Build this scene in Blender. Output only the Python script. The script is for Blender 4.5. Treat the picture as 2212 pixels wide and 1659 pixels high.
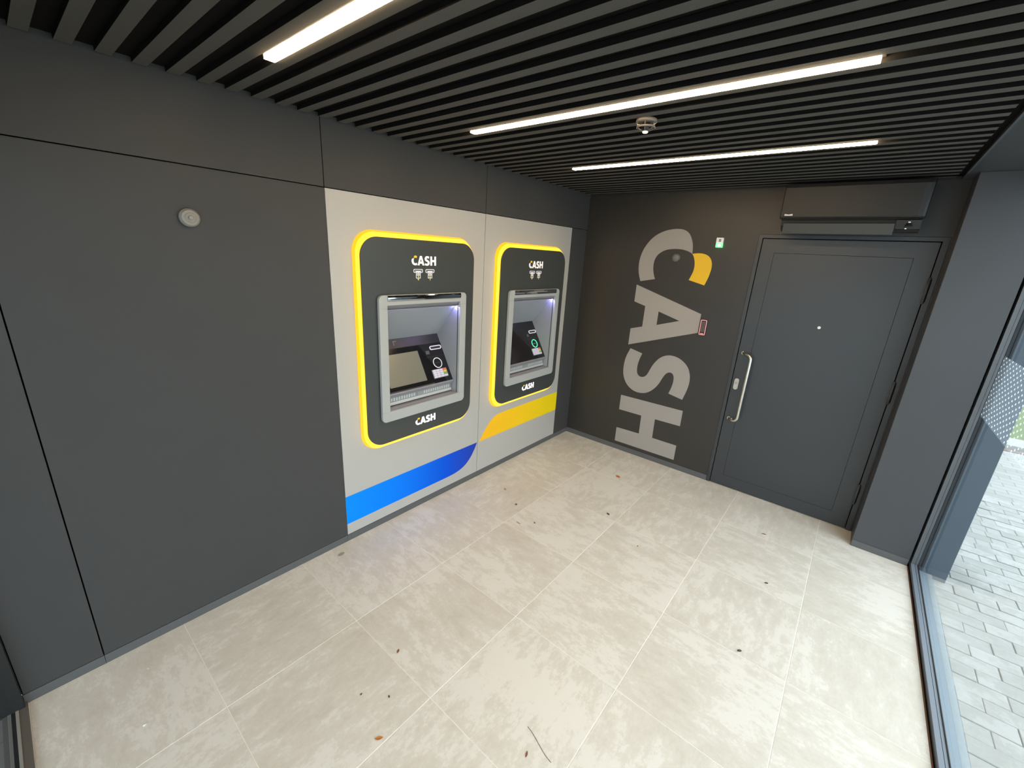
import bpy, bmesh, math, random
from mathutils import Vector, Matrix

random.seed(7)
S = bpy.context.scene
C = S.collection
for o in list(bpy.data.objects):
    bpy.data.objects.remove(o)

# ------------------------------------------------------------------ camera
CAM = (3.90249757, 2.29156546, 1.90172072)
FWD = Vector((-0.74516905, -0.598565, -0.29401195))
RGT = Vector((-0.63893952, 0.76708988, 0.05770104))
cam = bpy.data.cameras.new('camera')
cam.sensor_fit = 'HORIZONTAL'
cam.sensor_width = 36.0
cam.lens = 905.7632 / 2212.0 * 36.0
cam.clip_start = 0.02
cam.clip_end = 200
cam_o = bpy.data.objects.new('camera', cam)
C.objects.link(cam_o)
UP = RGT.cross(FWD)
cam_o.matrix_world = Matrix(((RGT.x, UP.x, -FWD.x, CAM[0]), (RGT.y, UP.y, -FWD.y, CAM[1]),
                             (RGT.z, UP.z, -FWD.z, CAM[2]), (0, 0, 0, 1)))
S.camera = cam_o

# ------------------------------------------------------------------ world and exposure
SKY_STRENGTH = 4.15
LAMP_STRENGTH = 54.0
w = bpy.data.worlds.new('overcast_sky')
S.world = w
w.use_nodes = True
nt = w.node_tree
bg = nt.nodes['Background']
tc = nt.nodes.new('ShaderNodeTexCoord')
sep = nt.nodes.new('ShaderNodeSeparateXYZ')
rp = nt.nodes.new('ShaderNodeValToRGB')
rp.color_ramp.elements[0].position = 0.0
rp.color_ramp.elements[0].color = (0.53, 0.60, 0.655, 1)   # overcast sky, dimmer at the horizon than overhead
rp.color_ramp.elements[1].position = 1.0
rp.color_ramp.elements[1].color = (0.92, 0.99, 1.02, 1)
nt.links.new(tc.outputs['Generated'], sep.inputs[0])
nt.links.new(sep.outputs['Z'], rp.inputs['Fac'])
nt.links.new(rp.outputs['Color'], bg.inputs['Color'])
bg.inputs['Strength'].default_value = SKY_STRENGTH
vs = S.view_settings
vs.view_transform = 'Standard'
vs.look = 'None'
vs.gamma = 1.0
vs.use_curve_mapping = False
vs.exposure = 0.0


# ------------------------------------------------------------------ helpers
def lin(r, g, b):
    f = lambda c: (c / 255 / 12.92) if c / 255 <= 0.04045 else ((c / 255 + 0.055) / 1.055) ** 2.4
    return (f(r), f(g), f(b), 1)


def mat(name, col, rough=0.5, metal=0.0, spec=0.5, emit=None, es=0.0, noise=0.0, nscale=40, bump=0.0, bscale=300):
    m = bpy.data.materials.new(name)
    m.use_nodes = True
    n, l = m.node_tree.nodes, m.node_tree.links
    b = n['Principled BSDF']
    b.inputs['Base Color'].default_value = col
    b.inputs['Roughness'].default_value = rough
    b.inputs['Metallic'].default_value = metal
    b.inputs['Specular IOR Level'].default_value = spec
    if emit:
        b.inputs['Emission Color'].default_value = emit
        b.inputs['Emission Strength'].default_value = es
    if noise or bump:
        t = n.new('ShaderNodeTexCoord')
    if noise:
        x = n.new('ShaderNodeTexNoise')
        x.inputs['Scale'].default_value = nscale
        x.inputs['Detail'].default_value = 4
        l.new(t.outputs['Object'], x.inputs['Vector'])
        mx = n.new('ShaderNodeMix')
        mx.data_type = 'RGBA'
        mx.inputs[6].default_value = tuple(c * (1 - noise) for c in col[:3]) + (1,)
        mx.inputs[7].default_value = tuple(min(1, c * (1 + noise)) for c in col[:3]) + (1,)
        l.new(x.outputs['Fac'], mx.inputs[0])
        l.new(mx.outputs[2], b.inputs['Base Color'])
    if bump:
        x2 = n.new('ShaderNodeTexNoise')
        x2.inputs['Scale'].default_value = bscale
        l.new(t.outputs['Object'], x2.inputs['Vector'])
        bp = n.new('ShaderNodeBump')
        bp.inputs['Strength'].default_value = bump
        bp.inputs['Distance'].default_value = 0.001
        l.new(x2.outputs['Fac'], bp.inputs['Height'])
        l.new(bp.outputs['Normal'], b.inputs['Normal'])
    return m


def emat(name, col, s):
    return mat(name, (col[0] * .5, col[1] * .5, col[2] * .5, 1), 0.4, emit=col, es=s)


def obj(name, me, m, parent=None, loc=None):
    o = bpy.data.objects.new(name, me)
    C.objects.link(o)
    if m is not None and not me.materials:
        me.materials.append(m)
    if parent:
        o.parent = parent
    if loc:
        o.location = loc
    return o


def empty(name, loc=(0, 0, 0)):
    o = bpy.data.objects.new(name, None)
    o.empty_display_size = 0.05
    o.location = loc
    C.objects.link(o)
    return o


def tag(o, label, cat, group=None):
    o['label'] = label
    o['category'] = cat
    if group:
        o['group'] = group
    return o


def struct(o, label=None):
    o['kind'] = 'structure'
    if label:
        o['label'] = label
    return o


def bm_mesh(bm, name, smooth=False):
    bmesh.ops.recalc_face_normals(bm, faces=bm.faces)
    me = bpy.data.meshes.new(name)
    bm.to_mesh(me)
    bm.free()
    if smooth:
        for p in me.polygons:
            p.use_smooth = True
    return me


def add_box(bm, a, b, bev=0.0):
    vs_ = [bm.verts.new((x, y, z)) for x in (a[0], b[0]) for y in (a[1], b[1]) for z in (a[2], b[2])]
    fs = [bm.faces.new([vs_[i] for i in f]) for f in
          ((0, 1, 3, 2), (4, 6, 7, 5), (0, 4, 5, 1), (2, 3, 7, 6), (0, 2, 6, 4), (1, 5, 7, 3))]
    if bev:
        es = list({e for f in fs for e in f.edges})
        bmesh.ops.bevel(bm, geom=es, offset=bev, segments=2, affect='EDGES', profile=0.5)


def box(a, b, bev=0.0, name='box'):
    a, b = [min(p, q) for p, q in zip(a, b)], [max(p, q) for p, q in zip(a, b)]
    bm = bmesh.new()
    add_box(bm, a, b, bev)
    return bm_mesh(bm, name)


def boxes(lst, name='boxes'):
    bm = bmesh.new()
    for a, b in lst:
        add_box(bm, a, b)
    return bm_mesh(bm, name)


def prism(outlines, n0, n1, mp, bev=0.0, name='prism', bres=2):
    """Filled 2D outline(s) (holes allowed) given thickness n0..n1 and mapped to 3D by mp(a, b, n)."""
    cu = bpy.data.curves.new('t', 'CURVE')
    cu.dimensions = '2D'
    cu.fill_mode = 'BOTH'
    half = abs(n1 - n0) / 2
    cu.extrude = max(half - bev, 1e-5)
    cu.bevel_depth = bev
    cu.bevel_resolution = bres
    cu.offset = -bev
    for ol in outlines:
        sp = cu.splines.new('POLY')
        sp.points.add(len(ol) - 1)
        for p, q in zip(sp.points, ol):
            p.co = (q[0], q[1], 0, 1)
        sp.use_cyclic_u = True
    t = bpy.data.objects.new('t', cu)
    C.objects.link(t)
    dg = bpy.context.evaluated_depsgraph_get()
    me = bpy.data.meshes.new_from_object(t.evaluated_get(dg))
    bpy.data.objects.remove(t)
    bpy.data.curves.remove(cu)
    mid = (n0 + n1) / 2
    for v in me.vertices:
        v.co = mp(v.co.x, v.co.y, v.co.z + mid)
    bm = bmesh.new()
    bm.from_mesh(me)
    bmesh.ops.remove_doubles(bm, verts=bm.verts, dist=1e-5)
    bmesh.ops.recalc_face_normals(bm, faces=bm.faces)
    bm.to_mesh(me)
    bm.free()
    me.name = name
    for p in me.polygons:
        p.use_smooth = False
    me.materials.clear()
    return me


XZ = lambda a, b, n: (a, n, b)       # on the cash-machine wall: a along X, b up, n out of the wall
YZ = lambda a, b, n: (n, a, b)       # on the door wall
XY = lambda a, b, n: (a, b, n)


def rrect(x0, y0, x1, y1, r, seg=10):
    pts = []
    for cx, cy, a0 in ((x1 - r, y1 - r, 0), (x0 + r, y1 - r, 90), (x0 + r, y0 + r, 180), (x1 - r, y0 + r, 270)):
        for k in range(seg + 1):
            a = math.radians(a0 + 90 * k / seg)
            pts.append((cx + r * math.cos(a), cy + r * math.sin(a)))
    return pts


def rect(x0, y0, x1, y1):
    return [(x0, y0), (x1, y0), (x1, y1), (x0, y1)]


def circ(cx, cy, r, n=32):
    return [(cx + r * math.cos(2 * math.pi * k / n), cy + r * math.sin(2 * math.pi * k / n)) for k in range(n)]


def loft(rings, mp=None, cap0=False, cap1=False, name='loft', smooth=True):
    """Closed rings of 3D points skinned one to the next."""
    bm = bmesh.new()
    R = [[bm.verts.new(p) for p in r] for r in rings]
    n = len(R[0])
    for a, b in zip(R, R[1:]):
        for k in range(n):
            bm.faces.new((a[k], a[(k + 1) % n], b[(k + 1) % n], b[k]))
    if cap0:
        bm.faces.new(R[0])
    if cap1:
        bm.faces.new(R[-1])
    me = bm_mesh(bm, name)
    if smooth:
        for p in me.polygons:
            p.use_smooth = len(p.vertices) == 4
    return me


def lathe(profile, mp, n=32, cap0=True, cap1=True, name='lathe', smooth=True):
    """profile: (radius, height) pairs; mp maps (a, b, h) to 3D."""
    rings = [[mp(r * math.cos(2 * math.pi * k / n), r * math.sin(2 * math.pi * k / n), h) for k in range(n)]
             for r, h in profile]
    return loft(rings, cap0=cap0, cap1=cap1, name=name, smooth=smooth)


def tube(path, r, n=12, name='tube'):
    pts = [Vector(p) for p in path]
    rings = []
    prev = None
    for i, p in enumerate(pts):
        d = (pts[min(i + 1, len(pts) - 1)] - pts[max(i - 1, 0)]).normalized()
        if prev is None:
            u = d.cross(Vector((0, 0, 1)))
            if u.length < 1e-3:
                u = d.cross(Vector((0, 1, 0)))
        else:
            u = prev - d * prev.dot(d)
        u.normalize()
        prev = u
        v = d.cross(u)
        rings.append([p + r * (math.cos(2 * math.pi * k / n) * u + math.sin(2 * math.pi * k / n) * v) for k in range(n)])
    return loft(rings, cap0=True, cap1=True, name=name)


# ------------------------------------------------------------------ materials
M = {}
M['dark_laminate'] = mat('dark_laminate', (0.056, 0.0565, 0.057, 1), 0.6, spec=0.3, noise=0.05, nscale=6, bump=0.05)
M['door_laminate'] = mat('door_paint', (0.036, 0.041, 0.047, 1), 0.4, spec=0.55, bump=0.04)
M['back_paint'] = mat('back_wall_film', (0.034, 0.0315, 0.028, 1), 0.4, spec=0.5, noise=0.05, nscale=8)
M['skirting'] = mat('skirting_metal', (0.10, 0.105, 0.112, 1), 0.4, spec=0.5)
M['white_laminate'] = mat('white_laminate', (0.46, 0.455, 0.435, 1), 0.4, spec=0.5, noise=0.03, nscale=60)
M['void'] = mat('black_void', (0.009, 0.008, 0.0075, 1), 0.9, spec=0.1)
M['felt'] = mat('black_felt_edge', (0.012, 0.011, 0.010, 1), 0.9, spec=0.1)
M['slat'] = mat('slat_felt', (0.098, 0.093, 0.084, 1), 0.75, spec=0.2, noise=0.12, nscale=120)
M['pillar'] = mat('pillar_metal', (0.058, 0.062, 0.069, 1), 0.42, spec=0.5)
M['alu'] = mat('anodised_frame', (0.10, 0.112, 0.125, 1), 0.35, spec=0.5)
M['rail'] = mat('bottom_rail_metal', (0.17, 0.205, 0.26, 1), 0.35, spec=0.6)
M['ledge'] = mat('sill_metal', (0.22, 0.275, 0.32, 1), 0.4)
M['gasket'] = mat('rubber_gasket', (0.012, 0.012, 0.013, 1), 0.7)
M['steel'] = mat('brushed_steel', (0.72, 0.70, 0.64, 1), 0.26, metal=1.0)
M['steel_dull'] = mat('satin_steel', (0.55, 0.54, 0.5, 1), 0.45, metal=0.6)
M['fascia'] = mat('fascia_panel', (0.048, 0.053, 0.051, 1), 0.4, spec=0.5)
M['bezel'] = mat('silver_plastic', (0.41, 0.425, 0.415, 1), 0.42, spec=0.45)
M['bezel_side'] = mat('dark_plastic', (0.03, 0.03, 0.03, 1), 0.5)
M['recess'] = mat('recess_grey', (0.33, 0.35, 0.37, 1), 0.5, spec=0.4)
M['console'] = mat('console_charcoal', (0.035, 0.034, 0.036, 1), 0.4, spec=0.5)
M['gloss_black'] = mat('black_glass', (0.012, 0.012, 0.014, 1), 0.08, spec=0.6)
M['mirror'] = mat('mirror_strip', (0.55, 0.58, 0.62, 1), 0.05, metal=1.0)
M['display_reflect'] = mat('display_painted_reflection', (0.10, 0.095, 0.075, 1), 0.25, emit=lin(126, 124, 106), es=0.5)  # beige glow stands in for a reflection on the screen
M['display_off'] = mat('display_off', (0.012, 0.011, 0.013, 1), 0.12)
M['ring_white'] = emat('ring_white', (0.75, 0.74, 0.76, 1), 0.75)  # glow put into the colour; the first machine's ring is unlit
M['ring_green'] = emat('ring_green', (0.08, 1.0, 0.38, 1), 2.2)
M['shutter'] = mat('shutter_steel', (0.66, 0.70, 0.71, 1), 0.3, metal=0.3)
M['shutter_plate'] = mat('shutter_plate', (0.36, 0.38, 0.39, 1), 0.35, metal=0.3)
M['lip'] = mat('lip_silver', (0.34, 0.33, 0.35, 1), 0.35, metal=0.3)
M['yellow_side'] = emat('yellow_acrylic', (1.0, 0.47, 0.008, 1), 1.12)
M['yellow_strip'] = emat('yellow_light_strip', (1.0, 0.60, 0.035, 1), 1.5)
M['logo_white'] = emat('logo_white', (0.86, 0.80, 0.76, 1), 0.85)  # self-glowing white for the upper word and note symbols
M['logo_lit'] = emat('logo_lit', (1.0, 0.96, 1.0, 1), 1.8)
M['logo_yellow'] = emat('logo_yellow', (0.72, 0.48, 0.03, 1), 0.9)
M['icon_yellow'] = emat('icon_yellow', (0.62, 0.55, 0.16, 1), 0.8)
M['purple_led'] = emat('purple_led', (0.34, 0.30, 1.0, 1), 220.0)
M['lavender_led'] = emat('lavender_led', (0.62, 0.58, 1.0, 1), 9.0)
M['vinyl'] = mat('grey_vinyl', (0.345, 0.325, 0.305, 1), 0.5, spec=0.35)
M['key_white'] = mat('key_white', (0.62, 0.60, 0.70, 1), 0.4, emit=(0.6, 0.58, 0.7, 1), es=0.2)  # faint glow added to each key colour, here and below
M['key_red'] = mat('key_red', (0.70, 0.13, 0.05, 1), 0.4, emit=(0.7, 0.13, 0.05, 1), es=0.2)
M['key_yellow'] = mat('key_yellow', (0.72, 0.52, 0.05, 1), 0.4, emit=(0.7, 0.5, 0.05, 1), es=0.2)
M['key_green'] = mat('key_green', (0.16, 0.36, 0.07, 1), 0.4, emit=(0.16, 0.36, 0.07, 1), es=0.2)
M['lamp'] = emat('lamp_diffuser', (1.0, 0.72, 0.42, 1), LAMP_STRENGTH)
M['grey_plastic'] = mat('grey_plastic', (0.27, 0.255, 0.23, 1), 0.45)
M['grey_plastic2'] = mat('mid_grey_plastic', (0.15, 0.145, 0.14, 1), 0.4)
M['white_plastic'] = mat('white_plastic', (0.72, 0.70, 0.66, 1), 0.4, emit=(0.72, 0.7, 0.66, 1), es=0.25)  # faint glow put into the plastic, which is no lamp
M['green_led'] = emat('green_led', (0.12, 1.0, 0.18, 1), 3.0)
M['green_pale'] = emat('green_led_pale', (0.5, 1.0, 0.55, 1), 1.6)
M['red_glow'] = emat('red_edge_light', (0.90, 0.40, 0.38, 1), 0.75)
M['reader'] = mat('reader_maroon', (0.045, 0.02, 0.022, 1), 0.3)
M['reader_key'] = mat('reader_key', (0.10, 0.065, 0.07, 1), 0.4, emit=(0.5, 0.35, 0.36, 1), es=0.1)
M['ac'] = mat('charcoal_plastic', (0.015, 0.0142, 0.013, 1), 0.45, spec=0.45)
M['ac_body'] = mat('ac_body_plastic', (0.022, 0.021, 0.020, 1), 0.5)
M['ac_light'] = mat('ac_flap_plastic', (0.05, 0.05, 0.046, 1), 0.4)
M['clear'] = mat('smoky_clear_plastic', (0.16, 0.14, 0.12, 1), 0.12, spec=0.6)
M['white_tip'] = mat('white_tip', (0.85, 0.83, 0.76, 1), 0.3, emit=(0.85, 0.83, 0.7, 1), es=0.5)  # glow put into the white of the tip
M['leaf_orange'] = mat('dry_leaf_orange', lin(190, 120, 55), 0.6, noise=0.3, nscale=200)
M['leaf_brown'] = mat('dry_leaf_brown', lin(130, 85, 60), 0.7, noise=0.3, nscale=200)
M['dirt'] = mat('dirt_crumb', lin(75, 65, 58), 0.8)
M['pale'] = mat('pale_chip', (0.85, 0.84, 0.8, 1), 0.4)
M['stain'] = mat('dark_scuff', lin(165, 156, 139), 0.7)
M['grout'] = mat('pale_grout', (0.95, 0.92, 0.83, 1), 0.8, noise=0.15, nscale=30)
M['concrete'] = mat('plain_concrete', (0.3, 0.3, 0.29, 1), 0.9)
M['dot'] = mat('white_dot_film', (0.86, 0.90, 0.90, 1), 0.5)
_n, _l = M['dot'].node_tree.nodes, M['dot'].node_tree.links
_t = _n.new('ShaderNodeBsdfTranslucent')
_t.inputs['Color'].default_value = (0.9, 0.93, 0.93, 1)
_m = _n.new('ShaderNodeMixShader')
_m.inputs[0].default_value = 0.8
_l.new(_n['Principled BSDF'].outputs[0], _m.inputs[1])
_l.new(_t.outputs[0], _m.inputs[2])
_l.new(_m.outputs[0], _n['Material Output'].inputs[0])
M['grass'] = mat('lawn_green', lin(92, 108, 52), 0.9, noise=0.35, nscale=25)
M['kerb'] = mat('pale_kerb', (0.34, 0.345, 0.33, 1), 0.8, noise=0.1, nscale=20)
M['gully'] = mat('rust_brown_strip', lin(120, 105, 98), 0.8)
M['brick_wall'] = mat('ochre_render', lin(150, 118, 72), 0.85, noise=0.12, nscale=3)
M['roof'] = mat('slate_roof', (0.09, 0.09, 0.1, 1), 0.7)
M['hedge'] = mat('hedge_leaves', lin(45, 60, 30), 0.9, noise=0.5, nscale=12)


def glass_mat():
    m = bpy.data.materials.new('window_glass')
    m.use_nodes = True
    n, l = m.node_tree.nodes, m.node_tree.links
    n.clear()
    out = n.new('ShaderNodeOutputMaterial')
    tr = n.new('ShaderNodeBsdfTransparent')
    tr.inputs['Color'].default_value = (0.95, 0.975, 0.975, 1)
    gl = n.new('ShaderNodeBsdfGlossy')
    gl.inputs['Roughness'].default_value = 0.02
    gl.inputs['Color'].default_value = (0.9, 0.95, 1.0, 1)
    fr = n.new('ShaderNodeFresnel')
    fr.inputs['IOR'].default_value = 1.4
    mx = n.new('ShaderNodeMixShader')
    # the pane has two skins: only the skin facing the light or eye mirrors it
    ge = n.new('ShaderNodeNewGeometry')
    inv = n.new('ShaderNodeMath')
    inv.operation = 'SUBTRACT'
    inv.inputs[0].default_value = 1.0
    l.new(ge.outputs['Backfacing'], inv.inputs[1])
    mu = n.new('ShaderNodeMath')
    mu.operation = 'MULTIPLY'
    l.new(inv.outputs[0], mu.inputs[0])
    l.new(fr.outputs[0], mu.inputs[1])
    l.new(mu.outputs[0], mx.inputs[0])
    l.new(tr.outputs[0], mx.inputs[1])
    l.new(gl.outputs[0], mx.inputs[2])
    l.new(mx.outputs[0], out.inputs[0])
    return m


M['glass'] = glass_mat()


def film_mat():
    m = bpy.data.materials.new('frosted_band_film')
    m.use_nodes = True
    n, l = m.node_tree.nodes, m.node_tree.links
    n.clear()
    out = n.new('ShaderNodeOutputMaterial')
    tr = n.new('ShaderNodeBsdfTransparent')
    df = n.new('ShaderNodeBsdfTranslucent')
    df.inputs['Color'].default_value = (0.75, 0.85, 0.95, 1)
    mx = n.new('ShaderNodeMixShader')
    mx.inputs[0].default_value = 0.05
    l.new(tr.outputs[0], mx.inputs[1])
    l.new(df.outputs[0], mx.inputs[2])
    l.new(mx.outputs[0], out.inputs[0])
    return m


M['film'] = film_mat()


def tile_mat(name, dark, mid, light, rough=0.45, big=1.6, streak=(5, 1.6, 5), seedscale=37.0):
    m = bpy.data.materials.new(name)
    m.use_nodes = True
    n, l = m.node_tree.nodes, m.node_tree.links
    b = n['Principled BSDF']
    t = n.new('ShaderNodeTexCoord')
    oi = n.new('ShaderNodeObjectInfo')
    sc = n.new('ShaderNodeVectorMath')
    sc.operation = 'SCALE'
    cx = n.new('ShaderNodeCombineXYZ')
    for k in range(3):
        l.new(oi.outputs['Random'], cx.inputs[k])
    l.new(cx.outputs[0], sc.inputs[0])
    sc.inputs['Scale'].default_value = seedscale
    # half of the tiles are laid a quarter turn round
    rot = n.new('ShaderNodeVectorRotate')
    rot.rotation_type = 'Z_AXIS'
    gt = n.new('ShaderNodeMath')
    gt.operation = 'GREATER_THAN'
    gt.inputs[1].default_value = 0.5
    l.new(oi.outputs['Random'], gt.inputs[0])
    mul = n.new('ShaderNodeMath')
    mul.operation = 'MULTIPLY'
    mul.inputs[1].default_value = math.pi / 2
    l.new(gt.outputs[0], mul.inputs[0])
    l.new(mul.outputs[0], rot.inputs['Angle'])
    l.new(t.outputs['Object'], rot.inputs['Vector'])
    add = n.new('ShaderNodeVectorMath')
    l.new(rot.outputs[0], add.inputs[0])
    l.new(sc.outputs[0], add.inputs[1])
    st = n.new('ShaderNodeMapping')
    st.inputs['Scale'].default_value = streak
    l.new(add.outputs[0], st.inputs['Vector'])
    a = n.new('ShaderNodeTexNoise')
    a.inputs['Scale'].default_value = big
    a.inputs['Detail'].default_value = 12
    a.inputs['Roughness'].default_value = 0.76
    a.inputs['Distortion'].default_value = 0.12
    l.new(st.outputs[0], a.inputs['Vector'])
    c = n.new('ShaderNodeTexNoise')
    c.inputs['Scale'].default_value = 2.4
    c.inputs['Detail'].default_value = 3
    l.new(add.outputs[0], c.inputs['Vector'])
    f = n.new('ShaderNodeTexNoise')
    f.inputs['Scale'].default_value = 55
    f.inputs['Detail'].default_value = 6
    f.inputs['Roughness'].default_value = 0.7
    l.new(add.outputs[0], f.inputs['Vector'])
    s1 = n.new('ShaderNodeMath')
    s1.operation = 'MULTIPLY_ADD'
    s1.inputs[1].default_value = 0.55
    l.new(c.outputs['Fac'], s1.inputs[0])
    l.new(a.outputs['Fac'], s1.inputs[2])
    s2 = n.new('ShaderNodeMath')
    s2.operation = 'MULTIPLY_ADD'
    s2.inputs[1].default_value = 0.30
    l.new(f.outputs['Fac'], s2.inputs[0])
    l.new(s1.outputs[0], s2.inputs[2])
    r = n.new('ShaderNodeValToRGB')
    e = r.color_ramp.elements
    e[0].position = 0.62
    e[0].color = dark
    e[1].position = 1.12 if False else 1.0
    e[1].color = mid
    k = r.color_ramp.elements.new(0.86)
    k.color = tuple((dark[i] * 0.35 + mid[i] * 0.65) for i in range(3)) + (1,)
    l.new(s2.outputs[0], r.inputs['Fac'])
    # pale worn flecks
    r2 = n.new('ShaderNodeValToRGB')
    r2.color_ramp.elements[0].position = 0.93
    r2.color_ramp.elements[0].color = (0, 0, 0, 1)
    r2.color_ramp.elements[1].position = 1.0
    r2.color_ramp.elements[1].color = (0.5, 0.5, 0.5, 1)
    l.new(s2.outputs[0], r2.inputs['Fac'])
    mx = n.new('ShaderNodeMix')
    mx.data_type = 'RGBA'
    l.new(r2.outputs['Color'], mx.inputs[0])
    l.new(r.outputs['Color'], mx.inputs[6])
    mx.inputs[7].default_value = light
    l.new(mx.outputs[2], b.inputs['Base Color'])
    b.inputs['Roughness'].default_value = rough
    b.inputs['Specular IOR Level'].default_value = 0.4
    bp = n.new('ShaderNodeBump')
    bp.inputs['Strength'].default_value = 0.12
    bp.inputs['Distance'].default_value = 0.001
    l.new(f.outputs['Fac'], bp.inputs['Height'])
    l.new(bp.outputs['Normal'], b.inputs['Normal'])
    return m


M['tile'] = tile_mat('cement_tile', (0.57, 0.535, 0.475, 1), (0.695, 0.67, 0.615, 1), (0.80, 0.785, 0.75, 1), big=2.4, streak=(7, 2.8, 7))
M['paver'] = tile_mat('concrete_paver', (0.24, 0.25, 0.24, 1), (0.33, 0.335, 0.325, 1), (0.42, 0.425, 0.42, 1), 0.6, 2.0, (3, 3, 3))


def paving_far_mat():
    m = bpy.data.materials.new('far_paving')
    m.use_nodes = True
    n, l = m.node_tree.nodes, m.node_tree.links
    b = n['Principled BSDF']
    t = n.new('ShaderNodeTexCoord')
    mp = n.new('ShaderNodeMapping')
    mp.inputs['Rotation'].default_value = (0, 0, math.pi / 2)
    l.new(t.outputs['Object'], mp.inputs['Vector'])
    br = n.new('ShaderNodeTexBrick')
    br.inputs['Scale'].default_value = 1.0
    br.inputs['Brick Width'].default_value = 0.2
    br.inputs['Row Height'].default_value = 0.1
    br.inputs['Mortar Size'].default_value = 0.004
    br.inputs['Color1'].default_value = (0.28, 0.288, 0.278, 1)
    br.inputs['Color2'].default_value = (0.34, 0.345, 0.335, 1)
    br.inputs['Mortar'].default_value = (0.2, 0.2, 0.195, 1)
    l.new(mp.outputs[0], br.inputs['Vector'])
    l.new(br.outputs['Color'], b.inputs['Base Color'])
    b.inputs['Roughness'].default_value = 0.7
    return m


M['paving_far'] = paving_far_mat()


def stripe_mat(name, x0, x1, cols):
    """printed colour run along the panel, between x0 and x1"""
    m = bpy.data.materials.new(name)
    m.use_nodes = True
    n, l = m.node_tree.nodes, m.node_tree.links
    b = n['Principled BSDF']
    t = n.new('ShaderNodeTexCoord')
    sp = n.new('ShaderNodeSeparateXYZ')
    l.new(t.outputs['Object'], sp.inputs[0])
    mr = n.new('ShaderNodeMapRange')
    mr.inputs['From Min'].default_value = x0
    mr.inputs['From Max'].default_value = x1
    l.new(sp.outputs['X'], mr.inputs['Value'])
    r = n.new('ShaderNodeValToRGB')
    e = r.color_ramp.elements
    e[0].position, e[0].color = cols[0]
    e[1].position, e[1].color = cols[-1]
    for p, c in cols[1:-1]:
        k = e.new(p)
        k.color = c
    l.new(mr.outputs[0], r.inputs['Fac'])
    l.new(r.outputs['Color'], b.inputs['Base Color'])
    b.inputs['Roughness'].default_value = 0.5
    b.inputs['Specular IOR Level'].default_value = 0.12
    return m


M['blue_print'] = stripe_mat('blue_print', 2.7, 1.48, [(0.0, (0.0, 0.27, 1.0, 1)), (0.35, (0.0, 0.20, 0.95, 1)),
                                                        (0.7, (0.0, 0.09, 0.75, 1)), (1.0, (0.02, 0.045, 0.40, 1))])
M['yellow_print'] = stripe_mat('yellow_print', 1.47, 0.27, [(0.0, (1.0, 0.52, 0.02, 1)), (0.5, (0.98, 0.62, 0.015, 1)),
                                                             (1.0, (0.9, 0.72, 0.01, 1))])
M['wall_yellow'] = mat('yellow_vinyl', (0.80, 0.50, 0.015, 1), 0.45)

# ------------------------------------------------------------------ room shell
CEIL = 2.5
XL, XM, XR, XJ, XE = 2.706, 1.479, 0.2745, 3.902, 4.149
ZT, ZB = 2.181, 0.047
YG = 2.996          # glass plane on the right

# floor and its tiles
fl = struct(obj('floor', box((-0.02, -0.345, -0.06), (4.149, 2.943, -0.0012)), M['grout']))
obj('edge_strip', box((0.222, 2.9435, -0.03), (4.143, 2.950, -0.0005)), mat('brown_edge', lin(105, 72, 50), 0.7), fl)
obj('edge_gap', box((0.16, 2.9502, -0.06), (4.143, 2.9568, -0.004)), M['felt'], fl)
g = 0.0016
xs = [-0.02] + [0.011 + 0.6 * k for k in range(1, 7)] + [4.142]
ys = [-0.02, 0.6158, 1.2194, 1.823, 2.4266, 2.945]
tile_cache = {}
for i in range(len(xs) - 1):
    for j in range(len(ys) - 1):
        x0, x1, y0, y1 = xs[i] + g, xs[i + 1] - g, ys[j] + g, ys[j + 1] - g
        if x1 - x0 < 0.05 or y1 - y0 < 0.05:
            continue
        wx, wy = round(x1 - x0, 3), round(y1 - y0, 3)
        if (wx, wy) not in tile_cache:
            tile_cache[(wx, wy)] = box((-wx / 2, -wy / 2, -0.012), (wx / 2, wy / 2, 0), 0.0008)
        obj('tile', tile_cache[(wx, wy)], M['tile'], fl, ((x0 + x1) / 2, (y0 + y1) / 2, 0))

# left wall: a back board with panels hung on it
wl = struct(obj('wall_left', box((-0.3, -0.42, -0.06), (4.25, -0.34, 2.75)), M['void']))
J = 0.0024


def lpanel(x0, x1, z0, z1, m, hole=None, name='wall_panel'):
    ol = [rect(x0 + J, z0 + J, x1 - J, z1 - J)]
    if hole:
        ol.append(hole)
    return obj(name, prism(ol, -0.02, 0.0, XZ), m, wl)


CX1, CX2 = 2.096, 0.884
for a, b in ((-0.02, XM), (XM, XL), (XL, XJ), (XJ, XE)):
    lpanel(a, b, ZT, 2.522, M['dark_laminate'])
lpanel(-0.02, XR, ZB, ZT, M['dark_laminate'])
lpanel(XL, XJ, ZB, ZT, M['dark_laminate'])
lpanel(XJ, XE, ZB, ZT, M['dark_laminate'])
pw1 = lpanel(XM, XL, ZB, ZT, M['white_laminate'], rect(CX1 - .42, 0.70, CX1 + .42, 1.90), 'white_panel')
pw2 = lpanel(XR, XM, ZB, ZT, M['white_laminate'], rect(CX2 - .42, 0.70, CX2 + .42, 1.90), 'white_panel')
pw1['label'] = 'white wall panel with a blue stripe'
pw2['label'] = 'white wall panel with a yellow stripe'
blue = [(XL - J, .333), (1.484, .333), (1.512, .283), (1.544, .235), (1.576, .200), (1.612, .172), (1.648, .154),
        (1.686, .142), (1.746, .132), (1.824, .129), (XL - J, .129)]
obj('blue_stripe', prism([blue], 0.0, 0.0006, XZ), M['blue_print'], pw1)
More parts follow.
